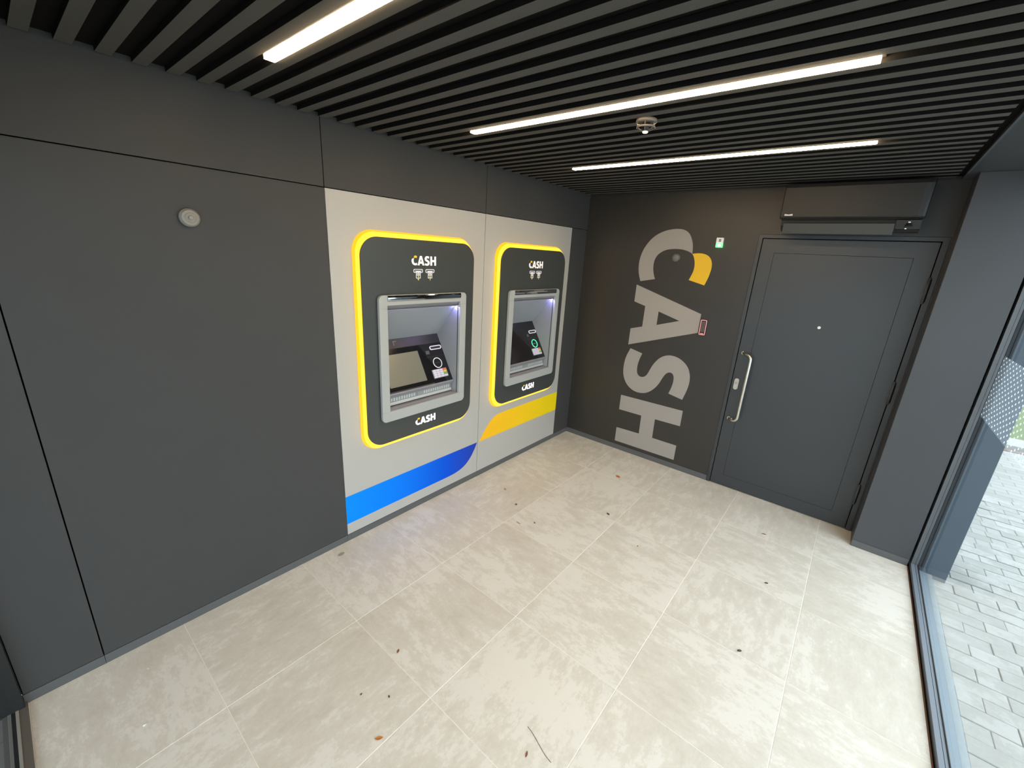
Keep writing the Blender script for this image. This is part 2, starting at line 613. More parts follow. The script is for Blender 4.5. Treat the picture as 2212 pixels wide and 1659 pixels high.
yel = [(1.462, .331), (1.434, .366), (1.407, .402), (1.379, .434), (1.35, .463), (1.315, .493), (1.276, .515),
       (1.24, .527), (1.199, .533), (1.101, .534), (XR + J, .534), (XR + J, .331)]
obj('yellow_stripe', prism([yel], 0.0, 0.0006, XZ), M['yellow_print'], pw2)
obj('wall_end', box((4.1495, -0.34, -0.06), (4.25, -0.0195, 2.52)), M['dark_laminate'], wl)
bl = struct(empty('baseboard_left'))
for a, b in ((0.0, XL), (XL, XJ), (XJ, 4.150)):
    obj('skirting_length', box((a + 0.0008, -0.02, 0.0), (b - 0.0008, 0.0008, ZB - 0.001)), M['skirting'], bl)

# back wall with the door opening
DY0, DY1, DZ = 1.545, 2.622, 2.166
wb = struct(obj('wall_back', prism([[(-0.34, -0.06), (-0.34, 2.75), (3.15, 2.75), (3.15, -0.06), (DY1, -0.06),
                                    (DY1, DZ), (DY0, DZ), (DY0, -0.06)]], -0.15, 0.0, YZ), M['back_paint']))
bb = struct(obj('baseboard_back', box((0.0, 0.002, 0.0), (0.004, DY0 - 0.002, 0.052)), M['skirting']))

# door
d1 = struct(empty('door_1', (0, 0, 0)), 'dark grey flush door with a steel pull handle')
obj('door_backing', box((-0.13, DY0, -0.05), (-0.06, DY1, DZ)), M['void'], d1)
obj('door_frame', prism([[(DY0 + .001, 0.0), (DY0 + .001, DZ - .001), (DY1 - .001, DZ - .001), (DY1 - .001, 0.0),
                          (2.588, 0.0), (2.588, 2.139), (1.573, 2.139), (1.573, 0.0)]], -0.06, 0.006, YZ, 0.0015),
    M['door_laminate'], d1)
obj('door_leaf', prism([rect(1.5785, 0.006, 2.5825, 2.1335), rect(1.672, 0.110, 2.478, 2.032)], -0.055, 0.0, YZ, 0.001),
    M['door_laminate'], d1)
obj('leaf_panel', prism([rect(1.6733, 0.1113, 2.4767, 2.0307)], -0.055, -0.0006, YZ, 0.001), M['door_laminate'], d1)
# cranked pull handle
hp = [(0.0, 1.617, 1.230), (0.02, 1.626, 1.230), (0.045, 1.652, 1.230)]
for k in range(0, 7):
    a = math.radians(90 * k / 6)
    q = (0.062 * math.sin(a), 0.062 * (1 - math.cos(a)))
    hp.append((0.045 + 0.022 * math.sin(a), 1.652 + 0.040 * math.sin(a), 1.230 - 0.045 * (1 - math.cos(a))))
hb = [(p[0], p[1], 0.646 + (1.230 - p[2])) for p in reversed(hp)]
hnd = obj('door_handle', tube(hp + hb, 0.0125, 14), M['steel'], d1)
hnd['label'] = 'brushed steel pull handle'
for z in (1.230, 0.646):
    obj('handle_rose', lathe([(0.014, 0.0), (0.0155, 0.001), (0.0155, 0.006), (0.013, 0.008)],
                             lambda a, b, h, z=z: (h, 1.617 + a, z + b), 20), M['steel'], hnd)
lk = obj('lock_plate', prism([rrect(1.597, .909, 1.632, 1.008, .0174, 8)], 0.0, 0.009, YZ, 0.002), M['steel_dull'], d1)
obj('lock_cylinder', lathe([(0.0115, 0.009), (0.0115, 0.014), (0.009, 0.015)],
                           lambda a, b, h: (h, 1.6145 + a, .968 + b), 20), M['steel_dull'], lk)
obj('key_slot', box((0.0148, 1.613, .962), (0.0154, 1.616, .974)), M['gasket'], lk)
obj('peephole', lathe([(0.011, 0.0), (0.011, 0.003), (0.006, 0.005)],
                      lambda a, b, h: (h, 2.078 + a, 1.512 + b), 16), M['white_plastic'], d1)
for z in (1.832, 1.126, 0.312):
    hg = obj('hinge', box((0.0, 2.572, z - .075), (0.006, 2.600, z + .075), 0.001), M['door_laminate'], d1)
    obj('hinge_pin', lathe([(0.008, -.085), (0.008, .085)], lambda a, b, h, z=z: (0.010 + a, 2.586 + b, z + h), 12),
        M['pillar'], hg)

# ceiling: black board, slats hung in front of it
ce = struct(obj('ceiling', box((-0.15, -0.34, 2.52), (4.3, 3.15, 2.75)), M['void']))
LIGHTS = (3.142, 2.146, 1.147)
SP = 0.1
PH = 0.097
SW, SH = 0.045, 0.019
slat_cache = {}


def slat(x, y0, y1):
    L = round(y1 - y0, 3)
    if L not in slat_cache:
        me_ = box((-SW / 2, -L / 2, 0), (SW / 2, L / 2, SH), 0.0008)
        me_.materials.append(M['slat'])
        me_.materials.append(M['felt'])
        for p in me_.polygons:          # only the lower face is veneered, the edges are black
            p.material_index = 0 if p.normal.z < -0.5 else 1
        slat_cache[L] = me_
    obj('slat', slat_cache[L], M['slat'], ce, (x, (y0 + y1) / 2, CEIL))


k = 0
while PH + SP * k < 4.12:
    x = PH + SP * k
    k += 1
    slat(x, 0.012, 2.545)
struct(obj('trim_1', box((0.0, 2.575, 2.5), (4.2, 3.10, 2.519)), M['pillar']), 'grey soffit over the glazing')
obj('edge_strip', box((0.22, 2.5735, 2.496), (4.14, 2.583, 2.5)), M['alu'], bpy.data.objects['trim_1'])

# pillar at the end of the glazing, and the column outside
pil = struct(empty('wall_right'), 'grey metal clad pillar between door and glazing')
obj('pillar_cladding', box((-0.0, 2.628, 0.0), (0.222, 2.944, 2.5), 0.002), M['pillar'], pil)
obj('pillar_skirting', box((0.2222, 2.630, 0.0), (0.226, 2.942, 0.05)), M['skirting'], pil)
obj('pillar_backing', box((0.0, 2.944, -0.03), (0.16, 3.02, 2.5)), M['gasket'], pil)
t2 = struct(obj('trim_2', box((-0.15, 3.022, -0.05), (0.212, 3.143, 2.75), 0.004), mat('outer_cladding', (0.075, 0.105, 0.14, 1), 0.45)), 'grey outer column past the glass')  # bluish sky reflection put into the column's base colour

# glazing on the right
w1 = struct(empty('window_1'), 'full height side glazing with a dotted band')
obj('bottom_rail', boxes([((0.20, 2.957, -0.03), (4.14, 2.9765, 0.030)), ((0.20, 2.9765, -0.03), (4.14, 2.9785, 0.022)),
                          ((0.20, 2.9785, -0.03), (4.14, 2.991, 0.030))]), M['rail'], w1)
obj('end_post', boxes([((0.17, 2.957, 0.030), (0.225, 2.9765, 2.5)), ((0.17, 2.9765, 0.030), (0.212, 2.9785, 2.5)),
                       ((0.17, 2.9785, 0.030), (0.221, 2.991, 2.5))]), M['alu'], w1)
obj('near_post', box((4.09, 2.957, 0.03), (4.14, 2.990, 2.5)), M['alu'], w1)
obj('top_rail', box((0.225, 2.957, 2.44), (4.09, 2.990, 2.5)), M['alu'], w1)
obj('rail_gasket', box((0.2, 2.990, -0.03), (4.14, 2.994, 0.034)), M['gasket'], w1)
obj('outer_sill', box((0.212, 3.002, -0.05), (4.2, 3.072, -0.004), 0.002), M['ledge'], w1)
pane = obj('glass_pane', box((0.17, YG - .003, -0.01), (4.14, YG + .003, 2.5)), M['glass'], w1)
obj('band_film', box((0.226, YG - .0036, 1.135), (4.09, YG - .0031, 1.505)), M['film'], pane)
bm = bmesh.new()
row = 0
z = 1.148
while z < 1.50:
    x = 0.245 + (0.036 if row % 2 else 0)
    while x < 4.08:
        vs_ = [bm.verts.new((x + 0.006 * math.cos(a * math.pi / 4), YG - .0042, z + 0.006 * math.sin(a * math.pi / 4)))
               for a in range(8)]
        bm.faces.new(vs_)
        x += 0.072
    z += 0.0185
    row += 1
do = obj('glass_dots', bm_mesh(bm, 'dots'), M['dot'], pane)
do['kind'] = 'stuff'

# entrance glazing behind the camera
w2 = struct(empty('window_2'), 'entrance glazing at the near end')
obj('bottom_rail', boxes([((4.143, 0.0, -0.03), (4.168, 2.94, 0.012))]), mat('taupe_rail', (0.12, 0.105, 0.09, 1), 0.45), w2)
obj('rail_edge', box((4.168, 0.0, -0.03), (4.177, 2.94, 0.014)), M['steel_dull'], w2)
obj('rail_gasket', box((4.177, 0.0, -0.03), (4.197, 2.94, 0.010)), M['gasket'], w2)
obj('outer_rail', box((4.197, -0.02, -0.03), (4.212, 2.94, 0.012)), M['alu'], w2)
obj('wall_post', box((4.150, -0.019, 0.012), (4.215, 0.032, 2.5)), mat('black_post', (0.014, 0.015, 0.015, 1), 0.5), w2)
obj('post_screw', lathe([(0.004, 0.0), (0.003, 0.002)], lambda a, b, h: (4.1500 - h, 0.012 + a, 0.062 + b), 10), M['steel'], w2)
obj('corner_post', box((4.15, 2.94, -0.03), (4.21, 3.0, 2.5)), M['alu'], w2)
obj('top_rail', box((4.15, 0.032, 2.06), (4.21, 2.94, 2.5)), M['skirting'], w2)  # deep opaque band, unseen, added to keep daylight off the upper wall
obj('glass_pane', box((4.183, 0.032, 0.0), (4.189, 2.94, 2.06)), M['glass'], w2)

# ------------------------------------------------------------------ outside
pv = struct(obj('paving', box((-3.6, 3.074, -0.2), (8, 12, -0.036)), M['paving_far']), 'pale concrete block paving outside')
ap = struct(obj('approach_paving', box((4.213, -6, -0.2), (14, 3.073, -0.036)), M['paving_far']), 'paved approach by the entrance')
pm = [box((-0.0485, -0.0985, -0.05), (0.0485, 0.0985, 0), 0.004) for _ in range(1)]
half_pm = box((-0.0485, -0.0485, -0.05), (0.0485, 0.0485, 0), 0.004)
n_p = 0
for i in range(-18, 26):
    x = 0.05 + 0.1 * i
    off = 0.0 if i % 2 else 0.1
    for j in range(0, 7):
        y = 3.080 + off + 0.1 + 0.2 * j
        if j == 0 and off:
            obj('paver', half_pm, M['paver'], pv, (x, 3.130, -0.030 + random.uniform(-.003, .003)))
            n_p += 1
        if y > 4.2 or (x < -0.6 and y < 3.5) or (x > 1.0 and y > 3.9):
            continue
        if n_p >= 295:
            continue
        o = obj('paver', pm[0], M['paver'], pv, (x, y, -0.030 + random.uniform(-.003, .003)))
        o.rotation_euler = (random.uniform(-.01, .01), random.uniform(-.015, .015), random.uniform(-.01, .01))
        n_p += 1
struct(obj('trim_3', box((-3.75, 3.15, -0.2), (-3.6, 14, -0.03)), M['gully']), 'brown channel at the edge of the paving')
struct(obj('trim_4', box((-4.15, 3.15, -0.2), (-3.75, 14, 0.01)), M['kerb']), 'pale kerb along the lawn')
struct(obj('lawn', box((-40, 2, -0.3), (-4.15, 40, -0.01)), M['grass']), 'green lawn past the paving')
struct(obj('trim_5', box((-4.0, -0.42, -0.3), (-0.15, 3.0, -0.04)), M['concrete']), 'concrete apron behind the building')
bh = tag(empty('house', (-24, 9, 0)), 'ochre rendered house seen far across the lawn through the side glass', 'house')
obj('house_wall', box((-4, -3.5, -0.1), (3.5, 5, 3.0)), M['brick_wall'], bh)
rf = bmesh.new()
v = [rf.verts.new(p) for p in ((-4.3, -3.8, 3.0), (3.8, -3.8, 3.0), (3.8, 5.3, 3.0), (-4.3, 5.3, 3.0), (-0.2, -3.8, 5.2), (-0.2, 5.3, 5.2))]
for f in ((0, 1, 4), (2, 3, 5), (1, 2, 5, 4), (3, 0, 4, 5), (0, 3, 2, 1)):
    rf.faces.new([v[i] for i in f])
obj('roof', bm_mesh(rf, 'roof'), M['roof'], bh)
for y in (-2.2, 0.8, 3.4):
    wn = obj('window', box((3.48, y - .55, 1.0), (3.56, y + .55, 2.2)), M['kerb'], bh)
    obj('pane', box((3.555, y - .47, 1.08), (3.57, y + .47, 2.12)), M['gloss_black'], wn)

cp = struct(obj('trim_6', box((4.3, -0.42, 2.5), (7.2, 3.15, 2.75)), M['slat']), 'unseen slab added over the entrance to cut daylight')  # added out of view to hold back sky light at the entrance
struct(obj('trim_7', box((4.25, -0.42, -0.2), (7.2, -0.30, 2.5)), M['dark_laminate']), 'unseen wall added beside the entrance to cut daylight')  # added out of view with the slab above, to dim the entrance end

# ------------------------------------------------------------------ lettering
# outlines measured on the wall: (reading direction, up) with the cap height from 0 to 1
B0, CAP = 0.600, 0.626


def nrm(l):
    return [((2.2 - z) / CAP, (y - B0) / CAP) for y, z in l]


L_C = nrm([(0.631, 1.735), (0.608, 1.79), (0.595, 1.844), (0.592, 1.907), (0.599, 1.961), (0.615, 2.015), (0.645, 2.069),
           (0.688, 2.123), (0.743, 2.162), (0.802, 2.186), (0.858, 2.198), (0.906, 2.201), (0.946, 2.198), (0.978, 2.186),
           (1.007, 2.166), (1.029, 2.134), (1.045, 2.097), (1.055, 2.061), (1.059, 2.028), (1.06, 1.999), (1.034, 2.015),
           (0.993, 2.028), (0.953, 2.034), (0.913, 2.035), (0.865, 2.031), (0.821, 2.021), (0.783, 2.0), (0.755, 1.973),
           (0.739, 1.941), (0.733, 1.906), (0.734, 1.866), (0.743, 1.822), (0.757, 1.785), (0.768, 1.765)])
L_Y = nrm([(1.06, 1.999), (1.103, 2.006), (1.144, 2.006), (1.178, 1.998), (1.206, 1.981), (1.224, 1.958), (1.235, 1.93),
           (1.239, 1.897), (1.236, 1.86), (1.226, 1.806), (1.206, 1.746), (1.069, 1.78), (1.085, 1.82), (1.096, 1.859),
           (1.098, 1.893), (1.094, 1.93), (1.083, 1.963), (1.073, 1.985)])
L_A = nrm([(0.600, 1.701), (1.226, 1.502), (1.226, 1.337), (0.600, 1.122), (0.600, 1.282), (0.714, 1.317), (0.714, 1.512),
           (0.600, 1.543)])
L_AH = nrm([(0.849, 1.478), (1.051, 1.418), (0.849, 1.352)])
L_S = nrm([(0.629, 1.089), (0.755, 1.06), (0.732, 0.988), (0.723, 0.915), (0.732, 0.857), (0.754, 0.832), (0.791, 0.826),
           (0.824, 0.848), (0.842, 0.881), (0.866, 0.951), (0.893, 1.003), (0.931, 1.051), (0.971, 1.079), (1.024, 1.095),
           (1.09, 1.089), (1.148, 1.062), (1.199, 1.017), (1.227, 0.956), (1.237, 0.892), (1.23, 0.811), (1.201, 0.702),
           (1.067, 0.729), (1.089, 0.81), (1.093, 0.881), (1.082, 0.918), (1.057, 0.935), (1.03, 0.929), (1.006, 0.906),
           (0.985, 0.861), (0.961, 0.797), (0.924, 0.74), (0.873, 0.691), (0.816, 0.667), (0.743, 0.664), (0.676, 0.691),
           (0.624, 0.74), (0.59, 0.813), (0.582, 0.897), (0.592, 0.996)])
L_H = nrm([(0.600, 0.596), (1.226, 0.598), (1.226, 0.443), (0.982, 0.441), (0.985, 0.242), (1.226, 0.241), (1.226, 0.089),
           (0.600, 0.086), (0.600, 0.238), (0.845, 0.243), (0.842, 0.438), (0.600, 0.438)])


def smooth_poly(pts, keep, it=2):
    """Chaikin corner cutting that keeps sharp corners."""
    for _ in range(it):
        out, nk = [], set()
        n = len(pts)
        for i in range(n):
            p, q = pts[i], pts[(i + 1) % n]
            if i in keep:
                nk.add(len(out))
                out.append(p)
            else:
                out.append((p[0] * .75 + q[0] * .25, p[1] * .75 + q[1] * .25))
            if (i + 1) % n not in keep:
                out.append((p[0] * .25 + q[0] * .75, p[1] * .25 + q[1] * .75))
        pts, keep = out, nk
    return pts


L_C = smooth_poly(L_C, {0, 19, 33})
L_Y = smooth_poly(L_Y, {0, 10, 11})
L_S = smooth_poly(L_S, {0, 1, 20, 21})
LETTERS = [('letter_c', [L_C]), ('letter_a', [L_A, L_AH]), ('letter_s', [L_S]), ('letter_h', [L_H])]

# big vinyl word on the back wall: every letter a vinyl of its own
wm = lambda a, b, n: (n, B0 + b * CAP, 2.2 - a * CAP)
LAB = {'letter_c': 'large pale grey vinyl letter C, topmost on the back wall',
       'letter_a': 'large pale grey vinyl letter A beside the small keypad',
       'letter_s': 'large grey vinyl letter S on the back wall',
       'letter_h': 'large grey vinyl letter H just above the skirting'}
for nm, ol in LETTERS:
    o = obj('wall_' + nm if False else nm, prism(ol, 0.0, 0.0008, wm), M['vinyl'])
    tag(o, LAB[nm], 'letter', 'big vinyl word on the back wall')
    if nm == 'letter_c':
        obj('yellow_tip', prism([L_Y], 0.0, 0.0008, wm), M['wall_yellow'], o)['label'] = 'yellow upper end of the letter'


# ------------------------------------------------------------------ cash machines
def cash_machine(cx, label, first):
    t = tag(empty('cash_machine', (cx, 0, 0)), label, 'cash machine', 'two cash machines in the wall')
    P = lambda nm, me, m, par=None: obj(nm, me, m, par or t)
    zc = 1.299
    # glowing yellow tray standing off the wall, its light strip, and the dark fascia in front of it
    ring = lambda hw, hz, r, y: [(a, y, b) for a, b in rrect(-hw, zc - hz, hw, zc + hz, r, 12)]
    hole = lambda y: [(a, y, b) for a, b in rrect(-.40, zc - .58, .40, zc + .58, .05, 12)]
    P('glow_tray', loft([ring(.475, .695, .130, 0.0005), ring(.474, .693, .129, .010), ring(.4685, .684, .1255, .0245)]),
      M['yellow_side']).data.name = 'tray'
    P('light_strip', loft([ring(.4685, .684, .1255, .0246), ring(.4595, .669, .119, .0440), hole(.0440)], smooth=False),
      M['yellow_strip'])
    open_ = rect(-.3025, .874, .3025, 1.562)
    P('fascia', prism([rrect(-.455, .645, .455, 1.957, .115, 14), open_], .0445, .0545, XZ, .002), M['fascia'])
    # silver bezel: head, two jambs and a foot
    bz = .0805

    def cut(z0, z1):
        return [(a, b) for a, b in rrect(-.361, .805, .361, 1.625, .030, 8)]
    P('bezel', prism([rrect(-.361, .805, .361, 1.625, .030, 8), rect(-.3025, .874, .3025, 1.562)], .058, bz, XZ, .003),
      M['bezel'])
    P('bezel_back', prism([rrect(-.357, .809, .357, 1.621, .028, 8), rect(-.3025, .874, .3025, 1.562)], .0546, .058, XZ),
      M['bezel_side'])
    for u0, u1, z in ((-.361, -.3025, 1.545), (.3025, .361, 1.545), (-.361, -.3025, .874), (.3025, .361, .874)):
        P('bezel_seam', box((u0, bz - .002, z - .0012), (u1, bz + .0003, z + .0012)), M['lip'])
    # chrome convex mirror strip over the opening
    arc = []
    for k in range(9):
        a = math.pi * (k / 8)
        arc.append((bz + .0005 + .007 * math.sin(a), 1.604 - .018 * math.cos(a)))
    bm = bmesh.new()
    L = [bm.verts.new((-.302, y, z)) for y, z in arc]
    R = [bm.verts.new((.302, y, z)) for y, z in arc]
    for k in range(8):
        bm.faces.new((L[k], R[k], R[k + 1], L[k + 1]))
    bm.faces.new(L)
    bm.faces.new(R)
    P('mirror_strip', bm_mesh(bm, 'mirror'), M['mirror'])
    # recess: soffit, sloping upper panel, side cheeks
    V = (-.165, 1.293)
    F0, F1 = (.042, 1.533), (.021, .968)
    SOF = M['recess']

    def quad(nm, pts, m, thick=(0, 0, 0), par=None):
        bm = bmesh.new()
        a = [bm.verts.new(p) for p in pts]
        b = [bm.verts.new(tuple(p[i] + thick[i] for i in range(3))) for p in pts]
        bm.faces.new(a)
        bm.faces.new(b[::-1])
        n = len(a)
        for k in range(n):
            bm.faces.new((a[k], b[k], b[(k + 1) % n], a[(k + 1) % n]))
        return P(nm, bm_mesh(bm, nm), m, par)

    W_ = .2995
    quad('soffit', [(-W_, bz - .004, 1.5625), (W_, bz - .004, 1.5625), (W_, F0[0], F0[1]), (-W_, F0[0], F0[1])], M['lip'],
         (0, -.004, .006))
    quad('upper_panel', [(-W_, F0[0] - .001, F0[1]), (W_, F0[0] - .001, F0[1]), (W_, V[0], V[1] + .001), (-W_, V[0], V[1] + .001)],
         SOF, (0, -.006, .006))
    for s in (-1, 1):
        ch = quad('side_cheek', [(s * W_, .0525, 1.5615), (s * W_, -.185, 1.5615), (s * W_, -.185, .872), (s * W_, .0525, .872)],
                  SOF, (s * .002, 0, 0))
    hold = P('lamp_holder', boxes([((-.2990, .0425, 1.5326), (.2985, .0550, 1.5334)), ((-.2990, .0544, 1.5290), (.2985, .0552, 1.5334)),
                                   ((-.2585, .0425, 1.5290), (-.2578, .0550, 1.5334))]), M['lip'])
    P('corner_lamp', box((-.2985, .0430, 1.5320), (-.259, .0540, 1.5325)), M['purple_led'], hold)
    P('led_bar', box((-.257, .0430, 1.5320), (.295, .0480, 1.5325)), M['lavender_led'], hold)
    # sloping console
    sl = Vector((0, F1[0] - V[0], F1[1] - V[1]))
    SL = sl.length
    sl.normalize()
    nn = Vector((0, -sl.z, sl.y))
    cm = lambda a, b, n: (a, V[0] + sl.y * b + nn.y * n, V[1] + sl.z * b + nn.z * n)
    P('console', prism([rect(-.2975, .0, .2975, SL)], -.012, 0.0, cm), M['console'] if first else M['gloss_black'])
    P('console_edge', prism([rect(-.2992, .0, -.2976, SL)], -.012, 0.004, cm), M['bezel'])
    cw = P('camera_window', prism([rrect(.066, .0175, .112, .049, .004, 4)], 0.0, 0.0025, cm, .0008), M['console'])
    if first:
        P('camera_glint', prism([rect(.109, .018, .112, .048), rect(.085, .0175, .109, .0205)], 0.0025, 0.003, cm), M['lip'], cw)
    P('lower_console', prism([rect(-.2975, .069, -.124, SL)], 0.0002, 0.0012, cm), M['gloss_black'])
    scr = P('screen', prism([rrect(-.1235, .0685, .2975, .364, .006, 4)], 0.0, 0.005, cm, .001), M['gloss_black'])
    dsp = P('display', prism([rrect(-.063, .110, .247, .337, .003, 3)], 0.005, 0.0053, cm),
            M['display_reflect'] if first else M['display_off'], scr)
    cs = P('card_slot', prism([rrect(-.289, .091, -.178, .122, .0154, 8), rrect(-.283, .097, -.184, .116, .0094, 8)],
                              0.0012, 0.006, cm, .001), M['ring_white'])
    P('slot_mouth', prism([rrect(-.2825, .0975, -.1845, .1155, .009, 8)], 0.0012, 0.0024, cm), mat('slot_violet', (0.05, 0.035, 0.06, 1), .3), cs)
    P('sensor_chip', prism([rect(-.165, .123, -.133, .1495)], 0.0012, 0.002, cm),
      mat('chip_grey', (0.09, 0.085, 0.095, 1), 0.4))
    P('module_joint', prism([rect(-.2975, .1705, -.1245, .173)], 0.0012, 0.0018, cm), M['bezel_side'])
    rg = P('contactless_reader', prism([circ(-.2075, .2245, .0405), circ(-.2075, .2245, .0352)], 0.0012, 0.004, cm, .0006),
           M['ring_white'] if first else M['ring_green'])
    P('reader_bar', prism([rect(-.232, .222, -.185, .226)], 0.0012, 0.0022, cm),
      M['console'] if first else emat('dim_green', (0.02, 0.3, 0.1, 1), 0.8), rg)
    kp = P('keypad', prism([rrect(-.268, .272, -.130, .339, .004, 4)], 0.0012, 0.004, cm, .0006), M['lip'])
    for r_ in range(4):
        for c_ in range(4):
            u0 = -.1345 - .0325 * c_
            s0 = .2745 + .0157 * r_
            km = M['key_white']
            if c_ == 3:
                km = (M['key_red'], M['key_yellow'], M['key_green'], M['key_white'])[r_]
            P('key', prism([rrect(u0 - .0295, s0, u0, s0 + .0135, .003, 3)], 0.004, 0.0075, cm, .001), km, kp)
    # silver lip, cash shutter and shelf
    bm = bmesh.new()
    prof = [(F1[0] - .002, F1[1] + .003), (F1[0] + .004, F1[1] + .001), (F1[0] + .005, F1[1] - .006), (.012, .937), (-.02, .937), (-.02, .975)]
    A = [bm.verts.new((-.2975, y, z)) for y, z in prof]
    B = [bm.verts.new((.2975, y, z)) for y, z in prof]
    for k in range(len(prof)):
        bm.faces.new((A[k], B[k], B[(k + 1) % len(prof)], A[(k + 1) % len(prof)]))
    bm.faces.new(A)
    bm.faces.new(B)
    P('console_lip', bm_mesh(bm, 'lip'), M['lip'])
    sh = P('cash_shutter', boxes([((-.2925, -.02, .9055), (.027, .004, .9365)), ((.0305, -.02, .9055), (.2975, .004, .9365))]), M['shutter_plate'])
    ribs = []
    spans = ((-.27, -.03), (.05, .29)) if first else ((-.27, -.06), (.04, .26))
    for a, b in spans:
        x = a
        while x < b:
            ribs.append(((x, .004, .9105), (x + .008, .0075, .9335)))
            x += .021
    rb = P('shutter_ribs', boxes(ribs), M['shutter'], sh)
    rb['kind'] = 'stuff'
    P('cash_shelf', box((-.2925, -.02, .884), (.2975, .011, .9045), .002), M['shutter'])
    P('recess_floor', box((-.2995, -.02, .868), (.2995, .058, .8765)), M['lip'])
    P('recess_back', box((-.2995, -.19, .868), (.2995, -.185, 1.57)), M['void'])
    # word and note symbols on the fascia
    yf = .0546

    def word(nm, u_left, u_right, z0, z1, mw, my):
        wid = max(p[0] for p in L_H)
        fx = lambda a, b, n: (u_left + (u_right - u_left) * a / wid, n, z0 + (z1 - z0) * b)
        root = None
        for ln, ol in LETTERS:
            me = prism(ol, yf, yf + .0012, fx)
            if root is None:
                root = P(nm, me, mw)
                P('yellow_tip', prism([L_Y], yf, yf + .0012, fx), my, root)
            else:
                P(ln, me, mw, root)
        return root
    word('upper_word', .101, -.097, 1.803, 1.861, M['logo_white'], M['logo_yellow'])
    word('lit_word', .083, -.096, .706, .757, M['logo_lit'], M['logo_yellow'])

    def outline(pts, wd):
        """strip outline of a closed polygon as outer + inner loops (convex shapes)"""
        cx_ = sum(p[0] for p in pts) / len(pts)
        cz_ = sum(p[1] for p in pts) / len(pts)
        hx = max(abs(p[0] - cx_) for p in pts)
        hz = max(abs(p[1] - cz_) for p in pts)
        return [pts, [(cx_ + (p[0] - cx_) * (1 - wd / hx), cz_ + (p[1] - cz_) * (1 - wd / hz)) for p in pts]]
    for uc, up in ((.050, False), (-.046, True)):
        ic = P('note_symbol', prism(outline(rrect(uc - .037, 1.757, uc + .037, 1.780, .009, 5), .0035), yf, yf + .001, XZ), M['logo_white'])
        P('slot_line', prism([rect(uc - .026, 1.766, uc + .026, 1.769)], yf, yf + .001, XZ), M['logo_white'], ic)
        P('note_outline', prism(outline(rect(uc - .0175, 1.722, uc + .0175, 1.766), .0035), yf + .001, yf + .0016, XZ), M['logo_white'], ic)
        P('coin_ring', prism([circ(uc, 1.746, .0105, 20), circ(uc, 1.746, .0072, 20)], yf + .001, yf + .0016, XZ), M['logo_white'], ic)
        P('coin_centre', prism([circ(uc, 1.746, .0035, 12)], yf + .001, yf + .0016, XZ), M['logo_white'], ic)
        if up:
            ar = [(uc - .002, 1.709), (uc + .002, 1.709), (uc + .002, 1.727), (uc + .007, 1.727), (uc, 1.736), (uc - .007, 1.727), (uc - .002, 1.727)]
        else:
            ar = [(uc - .002, 1.736), (uc + .002, 1.736), (uc + .002, 1.719), (uc + .008, 1.719), (uc, 1.708), (uc - .008, 1.719), (uc - .002, 1.719)]
        P('arrow', prism([ar], yf + .0016, yf + .0022, XZ), M['icon_yellow'], ic)
    return t


cash_machine(CX1, 'nearer cash machine with a dim beige screen, over the blue stripe', True)
cash_machine(CX2, 'farther cash machine with a black screen and green glowing ring, over the yellow stripe', False)

# ------------------------------------------------------------------ ceiling lights
LL = ('nearest warm white linear light, partly out of the top of the picture',
      'middle warm white linear light between the slats',
      'farthest warm white linear light, nearest the back wall')
for lx, lab in zip(LIGHTS, LL):
    t = tag(empty('ceiling_light', (lx, 1.342, CEIL)), lab, 'ceiling light', 'linear lights in the slatted ceiling')
    obj('diffuser', box((-.018, -.826, -.005), (.018, .826, .010), .001), M['lamp'], t)
    obj('housing', box((-.0225, -.836, .0102), (.0225, .836, .0188)), M['void'], t)

# smoke detector
t = tag(empty('smoke_detector', (1.940, 1.380, CEIL)), 'round clear caged smoke detector with white tip on the slatted ceiling', 'smoke detector')
dm = lambda a, b, h: (a, b, -h)
obj('base', lathe([(.044, 0.0), (.0455, .003), (.0455, .010), (.042, .014), (.030, .015)], dm, 36), M['clear'], t)
obj('lower_ring', loft([[dm(r * math.cos(2 * math.pi * k / 32), r * math.sin(2 * math.pi * k / 32), h) for k in range(32)]
                        for r, h in ((.040, .028), (.041, .032), (.036, .036), (.034, .032), (.040, .028))]), M['clear'], t)
obj('chamber', lathe([(.018, .0145), (.020, .030), (.016, .044), (.010, .0465)], dm, 24), M['gloss_black'], t)
for k in range(6):
    a = k * math.pi / 3 + 0.3
    ca, sa = math.cos(a), math.sin(a)
    obj('cage_rib', tube([(.040 * ca, .040 * sa, -.012), (.0405 * ca, .0405 * sa, -.026), (.032 * ca, .032 * sa, -.037), (.013 * ca, .013 * sa, -.045)], .0016, 8), M['clear'], t)
obj('tip', lathe([(.012, .0466), (.0125, .050), (.009, .0535), (.003, .0545)], dm, 20), M['white_tip'], t)

# wall sounder on the left wall
t = tag(empty('wall_sounder', (3.316, 0, 1.973)), 'round grey sounder with concentric rings on the dark left wall', 'alarm sounder')
sm = lambda a, b, h: (a, h, b)
obj('base', lathe([(.036, 0.0), (.0365, .004), (.0365, .018), (.034, .022)], sm, 40), M['grey_plastic'], t)
obj('dome', lathe([(.0335, .0218), (.031, .026), (.025, .029), (.0245, .0275), (.0195, .0290), (.019, .031), (.012, .032), (.0115, .0305)], sm, 40), M['grey_plastic'], t)
obj('centre_button', lathe([(.0085, .0305), (.0085, .035), (.0065, .037)], sm, 24), M['grey_plastic'], t)
